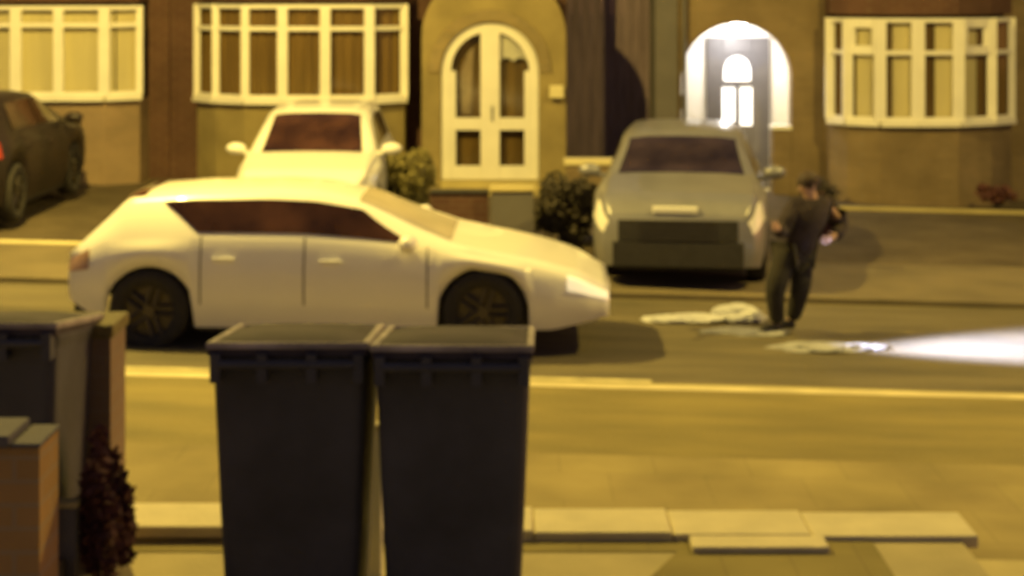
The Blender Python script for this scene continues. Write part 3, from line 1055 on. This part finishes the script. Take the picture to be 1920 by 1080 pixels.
gp = empty('gate_pier', (atx(156, 7.45), 7.45, YZ))
tag(gp, 'tan brick gate pier between the left bin and the pale coping', 'pier')
B('shaft', M['brick_t'], gp, (-.145, .145, -.12, .16, 0, .98))
B('cap', M['near_pave'], gp, (-.16, .16, -.14, .18, .982, 1.04), bevel=.012)
ps = empty('gate_post', (atx(128, 6.9), 6.9, YZ))
tag(ps, 'short pale grey post with a flat cap by the dark red shrub', 'post')
B('post', M['grey_render'], ps, (-.038, .038, -.03, .03, 0, .40), bevel=.005)
B('cap', M['concrete'], ps, (-.044, .044, -.036, .036, .402, .425), bevel=.003)

wp = empty('marker_post', (atx(694, 7.25), 7.25, YZ))
tag(wp, 'slim white painted post standing behind the gap between the two middle bins', 'post')
B('post', M['upvc'], wp, (-.05, .05, -.03, .03, 0, .62), bevel=.006)
B('cap', M['coping'], wp, (-.058, .058, -.038, .038, .622, .645), bevel=.006)

sw = empty('side_wall', (atx(-40, 5.5), 5.5, YZ))
tag(sw, 'orange-brown brick side wall with worn pale capping at the lower left corner', 'wall')
swr = atx(74, 5.5) - sw.location.x
B('wall', brick_mat('orange_brick', (0.48, 0.29, 0.11), (0.42, 0.26, 0.10), (0.42, 0.3, 0.16)), sw, (-.3, swr, 0, .23, 0, 1.005))
bm = NB()
box(bm, -.3, swr - .095, -.01, .24, 1.007, 1.045)
box(bm, swr - .09, swr + .005, -.012, .24, 1.007, 1.022)
obj('capping', bm, M['grey_render'], sw, bevel=.01)

# opposite: garden wall stub with pier between the drives
fw = empty('front_wall', (atx(905, 19.7), 19.7, 0))
tag(fw, 'short dark front wall ending in a grey rendered pier below the arched door', 'wall')
B('wall', M['brick_red'], fw, (atx(806, 19.7) - fw.location.x, atx(915, 19.7) - fw.location.x, 0.02, .2, -.1, .72))
B('pier', M['grey_render'], fw, (atx(921, 19.7) - fw.location.x, atx(1000, 19.7) - fw.location.x, -.1, .3, -.1, .76))
B('pier_cap', M['concrete'], fw, (atx(918, 19.7) - fw.location.x, atx(1003, 19.7) - fw.location.x, -.12, .32, .762, .80), bevel=.01)
B('coping', M['trim'], fw, (atx(806, 19.7) - fw.location.x, atx(917, 19.7) - fw.location.x, -.0, .22, .722, .76), bevel=.01)

# ------------------------------------------------------------------ shrubs
def shrub(name, loc, rx, ry, h, n, m, label, leaf=.05, seed=1, cat='shrub', group=None, z0=.08):
    rnd = random.Random(seed)
    root = empty(name, loc)
    tag(root, label, cat, group)
    bm = NB()
    blobs = [(rnd.uniform(-.6, .6) * rx, rnd.uniform(-.6, .6) * ry, rnd.uniform(.3, .8) * h, rnd.uniform(.28, .5)) for _ in range(16)]
    for i in range(n):
        b = rnd.choice(blobs)
        d = Vector((rnd.gauss(0, 1), rnd.gauss(0, 1), rnd.gauss(0, 1))).normalized() * (rnd.random() ** .4)
        p = Vector((b[0] + d.x * b[3] * rx, b[1] + d.y * b[3] * ry, max(z0, b[2] + d.z * b[3] * h * .6)))
        q = leaf * rnd.uniform(.6, 1.4)
        u = Vector((rnd.gauss(0, 1), rnd.gauss(0, 1), rnd.gauss(0, 1))).normalized()
        v = u.orthogonal().normalized()
        vs = [bm.verts.new(p + u * q), bm.verts.new(p + v * q * .5), bm.verts.new(p - u * q), bm.verts.new(p - v * q * .5)]
        bm.faces.new(vs)
    obj('foliage', bm, m, root)
    bm = NB()
    for i in range(7):
        a = rnd.uniform(0, 2 * PI)
        cyl(bm, (rx * .1 * math.cos(a), ry * .1 * math.sin(a), 0), (rx * .6 * math.cos(a), ry * .6 * math.sin(a), h * rnd.uniform(.5, .8)), .014, .005, n=6)
    obj('stem', bm, M['twig'], root)
    return root

shrub('shrub', (atx(752, 22.0), 22.0, .08), .5, .42, .95, 4200, M['leaf_o'], 'olive green shrub right of the parked white hatchback, by the door step', seed=3, group='shrubs in the front gardens')
shrub('shrub', (atx(1062, 20.6), 20.5, .02), .42, .4, .85, 2600, M['leaf_d'], 'dark shrub between the grey pier and the grey crossover', seed=5, group='shrubs in the front gardens')
shrub('shrub', (atx(1532, 24.9), 24.75, -.05), .3, .3, .45, 900, M['leaf_d'], 'small dark shrub at the foot of the right-hand house, behind the figure', seed=8, leaf=.04, group='shrubs in the front gardens')
shrub('shrub', (atx(1868, 24.7), 24.65, -.05), .34, .2, .35, 800, M['leaf_r'], 'low dark shrub under the right end of the right-hand bay window', seed=9, leaf=.04, group='shrubs in the front gardens')
shrub('shrub', (atx(188, 6.9), 7.0, YZ), .11, .11, .74, 3400, M['leaf_r'], 'narrow dark red leaved shrub in front of the tan gate pier', seed=12, leaf=.024, group='shrubs in the front gardens')

# ------------------------------------------------------------------ crouching / running person
def skin_mesh(name, verts, edges, radii, m, parent, root_i=0, sub=2):
    me = bpy.data.meshes.new(name)
    me.from_pydata([tuple(v) for v in verts], edges, [])
    me.materials.append(m)
    o = bpy.data.objects.new(name, me)
    COL.objects.link(o)
    o.parent = parent
    sk = o.modifiers.new('skin', 'SKIN')
    sk.use_smooth_shade = True
    if not me.skin_vertices:
        bpy.context.view_layer.objects.active = o
    sv = me.skin_vertices[0].data if me.skin_vertices else None
    for i, r in enumerate(radii):
        sv[i].radius = r if isinstance(r, tuple) else (r, r)
        sv[i].use_root = (i == root_i)
    s2 = o.modifiers.new('sub', 'SUBSURF')
    s2.levels = sub
    s2.render_levels = sub
    return o

pr = empty('person', (atx(1468, 15.8), 15.8, gz(2.45)))
tag(pr, 'person in a dark jacket and trousers stooping in the road, arms bent', 'person')
# local: x to the right of the picture, y away, z up. The figure leans right, knees bent.
J = dict(pelvis=(.10, 0, .74), spine=(.17, -.02, .92), chest=(.25, -.04, 1.12), neck=(.245, -.07, 1.25), head=(.20, -.10, 1.33), crown=(.17, -.11, 1.44),
         shl=(.09, -.10, 1.16), ell=(-.05, -.16, .93), wrl=(-.10, -.34, .99), hal=(-.12, -.395, 1.01),
         shr=(.41, .02, 1.15), elr=(.56, .10, .96), wrr=(.46, -.08, .88), har=(.41, -.115, .87),
         hpl=(.02, -.06, .72), knl=(-.10, -.16, .42), anl=(-.06, -.06, .09), tol=(-.20, -.10, .04),
         hpr=(.18, .06, .72), knr=(.16, -.06, .44), anr=(.10, .10, .09), tor=(-.03, .06, .04))
def chain(names): return [J[n] for n in names]
# body: continuous, with five-fingered hands
V, E, RR = [], [], []
idx = {}
def add(n, p, r):
    idx[n] = len(V); V.append(p); RR.append(r); return idx[n]
for n, r in (('pelvis', (.09, .08)), ('spine', (.10, .09)), ('chest', (.13, .10)), ('neck', (.052, .052)), ('head', (.085, .078)), ('crown', (.062, .06)),
             ('shl', .05), ('ell', .038), ('wrl', .026), ('hal', (.036, .016)), ('shr', .05), ('elr', .038), ('wrr', .026), ('har', (.036, .016)),
             ('hpl', .06), ('knl', .05), ('anl', .035), ('tol', .03), ('hpr', .06), ('knr', .05), ('anr', .035), ('tor', .03)):
    add(n, J[n], r)
for a, b in (('pelvis', 'spine'), ('spine', 'chest'), ('chest', 'neck'), ('neck', 'head'), ('head', 'crown'), ('chest', 'shl'), ('shl', 'ell'), ('ell', 'wrl'), ('wrl', 'hal'),
             ('chest', 'shr'), ('shr', 'elr'), ('elr', 'wrr'), ('wrr', 'har'), ('pelvis', 'hpl'), ('hpl', 'knl'), ('knl', 'anl'), ('anl', 'tol'),
             ('pelvis', 'hpr'), ('hpr', 'knr'), ('knr', 'anr'), ('anr', 'tor')):
    E.append((idx[a], idx[b]))
for hd, wr in (('hal', 'wrl'), ('har', 'wrr')):
    h0, w0 = Vector(J[hd]), Vector(J[wr])
    d = (h0 - w0).normalized()
    side = Vector((0, 0, 1)) - d * d.z
    side.normalize()
    nrm = d.cross(side)
    for k, (off, ln) in enumerate(((-.03, .055), (-.011, .07), (.009, .075), (.028, .065))):
        b0 = h0 + side * off + d * .02
        m1 = b0 + d * ln * .55 + nrm * .008
        m2 = m1 + d * ln * .4 + nrm * .022
        ids = [add(f'{hd}{k}{q}', tuple(p), rr) for q, (p, rr) in enumerate(((b0, .0095), (m1, .0088), (m2, .0075)))]
        E += [(idx[hd], ids[0]), (ids[0], ids[1]), (ids[1], ids[2])]
    t0 = w0 + d * .03 + side * .035
    t1 = t0 + d * .035 + side * .025
    a = add(hd + 't0', tuple(t0), .011); b = add(hd + 't1', tuple(t1), .0095)
    E += [(idx[wr], a), (a, b)]
body = skin_mesh('body', V, E, RR, M['skin'], pr, sub=2)
# face details
hd = Vector(J['head'])
fd = Vector((-.75, -.6, -.1)).normalized()
rt = fd.cross(Vector((0, 0, 1))).normalized()
bm = NB()
for s_ in (-1, 1):
    bmesh.ops.create_uvsphere(bm, u_segments=8, v_segments=6, radius=.011, matrix=Matrix.Translation(hd + fd * .078 + rt * s_ * .03 + Vector((0, 0, .03))))
obj('eye', bm, M['trim'], pr, smooth=True)
bm = NB()
cyl(bm, hd + fd * .078 + Vector((0, 0, .03)), hd + fd * .105 + Vector((0, 0, -.005)), .007, .014, n=8)
for s_ in (-1, 1):
    bmesh.ops.create_uvsphere(bm, u_segments=8, v_segments=6, radius=1, matrix=Matrix.Translation(hd + rt * s_ * .085 + Vector((0, 0, .01))) @ Matrix.Diagonal((.014, .014, .03, 1)))
obj('nose_and_ears', bm, M['skin'], pr, smooth=True)
bm = NB()
bmesh.ops.create_uvsphere(bm, u_segments=8, v_segments=6, radius=1, matrix=Matrix.Translation(hd + fd * .08 + Vector((0, 0, -.035))) @ Matrix.Diagonal((.02, .02, .006, 1)))
obj('mouth', bm, M['maroon'], pr, smooth=True)
bm = NB()
bmesh.ops.create_uvsphere(bm, u_segments=18, v_segments=12, radius=1, matrix=Matrix.Translation(hd - fd * .022 + Vector((0, 0, .055))) @ Matrix.Diagonal((.105, .1, .095, 1)))
obj('hair', bm, M['hair'], pr, smooth=True)
# clothes
jn = ['pelvis', 'spine', 'chest', 'neck', 'shl', 'ell', 'wrl', 'shr', 'elr', 'wrr']
jr = [(.20, .17), (.195, .16), (.215, .17), (.10, .09), .10, .085, .06, .10, .085, .06]
V2 = [Vector(J[n]) for n in jn]
V2[0] = Vector((.11, 0, .67))
V2[3] = Vector(J['neck']) - Vector((0, 0, .02))
je = [(0, 1), (1, 2), (2, 3), (2, 4), (4, 5), (5, 6), (2, 7), (7, 8), (8, 9)]
jk = skin_mesh('jacket', V2, je, jr, M['jacket'], pr)
tn = ['pelvis', 'hpl', 'knl', 'anl', 'hpr', 'knr', 'anr']
skin_mesh('trousers', [J[n] for n in tn], [(0, 1), (1, 2), (2, 3), (0, 4), (4, 5), (5, 6)], [(.15, .13), .125, .10, .07, .125, .10, .07], M['trouser'], pr)
for a, t in (('anl', 'tol'), ('anr', 'tor')):
    A_, T_ = Vector(J[a]), Vector(J[t])
    skin_mesh('shoe', [A_ + Vector((.03, 0, -.035)), A_ + (T_ - A_) * .6, T_ + (T_ - A_) * .25], [(0, 1), (1, 2)], [(.05, .05), (.048, .045), (.045, .032)], M['shoe'], pr)
# dark red bag hung from the far shoulder
bg_ = empty('shoulder_bag', (pr.location.x + .36, 15.98, pr.location.z + .9))
tag(bg_, 'dark maroon bag carried at the back of the stooping person', 'bag')
bm = NB()
box(bm, -.13, .13, -.05, .06, -.08, .26)
obj('bag_body', bm, M['maroon'], bg_, bevel=.04)
bm = NB()
for k in range(8):
    a0, a1 = PI * k / 8, PI * (k + 1) / 8
    cyl(bm, (.1 * math.cos(a0), 0, .25 + .1 * math.sin(a0)), (.1 * math.cos(a1), 0, .25 + .1 * math.sin(a1)), .012, n=6)
obj('strap', bm, M['maroon'], bg_)

# crumpled pale sheets lying in the road
def crumple(name, px, py, Y, w, d, h, seed, label, m=None):
    rnd = random.Random(seed)
    bm = NB()
    bmesh.ops.create_icosphere(bm, subdivisions=4, radius=1.0)
    offs = [(Vector((rnd.gauss(0, 1), rnd.gauss(0, 1), rnd.gauss(0, 1))).normalized(), rnd.uniform(.2, .5)) for _ in range(18)]
    for v in bm.verts:
        c = v.co.copy()
        k = 1.0
        for o_, a_ in offs:
            k -= a_ * max(0, c.normalized().dot(o_) - .75) * 2
        k += .05 * rnd.gauss(0, 1)
        v.co = Vector((c.x * k * w, c.y * k * d, max(-.3, c.z * k) * h))
    o = obj(name, bm, m or M['bag'], None, loc=(atx(px, Y), Y, gz(atx(px, Y)) + .3 * h), smooth=False)
    tag(o, label, 'bag', 'pale plastic litter lying in the road')
    return o
crumple('plastic_bag', 1385, 580, 16.3, .30, .18, .12, 2, 'white crumpled bag on the road just left of the person\'s feet')
crumple('plastic_bag', 1285, 596, 16.2, .42, .2, .055, 4, 'smaller pale bag on the road in front of the grey crossover', )

crumple('plastic_sheet', 1530, 645, 15.1, .5, .2, .035, 6, 'long thin pale sheet flattened on the road in front of the person', M['litter'])
crumple('plastic_sheet', 1400, 606, 15.75, .48, .2, .03, 11, 'thin grey sheet on the road between the white bag and the person', M['litter'])
crumple('plastic_sheet', 1625, 640, 15.2, .22, .12, .03, 13, 'small grey sheet on the road at the edge of the white light', M['litter'])
# ------------------------------------------------------------------ street lamps (their heads are above the frame)
def street_lamp(base, head, power, label):
    root = empty('street_lamp', base)
    tag(root, label, 'street lamp', 'street lamps')
    bx_, by_ = base[0], base[1]
    hz = head[2] + .15
    bm = NB()
    cyl(bm, (0, 0, -.1), (0, 0, 1.2), .09)
    cyl(bm, (0, 0, 1.2), (0, 0, hz), .06, .045)
    obj('column', bm, M['steel'], root, smooth=True)
    dx, dy = head[0] - bx_, head[1] - by_
    bm = NB()
    cyl(bm, (0, 0, hz), (dx, dy, hz + .05), .03)
    obj('arm', bm, M['steel'], root, smooth=True)
    bm = NB()
    box(bm, dx - .2, dx + .2, dy - .35, dy + .35, hz - .03, hz + .1)
    hd_ = obj('lamp_head', bm, M['steel'], root, bevel=.03)
    bm = NB()
    box(bm, dx - .15, dx + .15, dy - .28, dy + .28, hz - .045, hz - .031)
    obj('lens', bm, M['street_on'], hd_)
    l = bpy.data.lights.new('street_light', 'POINT')
    l.energy = power
    l.color = SODIUM
    l.shadow_soft_size = .12
    o = bpy.data.objects.new('street_light', l)
    COL.objects.link(o)
    o.location = (head[0], head[1], head[2] - .15)
street_lamp((-6.9, 19.2, 0), LAMP_L, POW_L, 'street lamp left of the view on the far pavement, lighting the houses')
street_lamp((LAMP_R[0], 12.6, 0), LAMP_R, POW_R, 'street lamp right of the view on the near pavement')
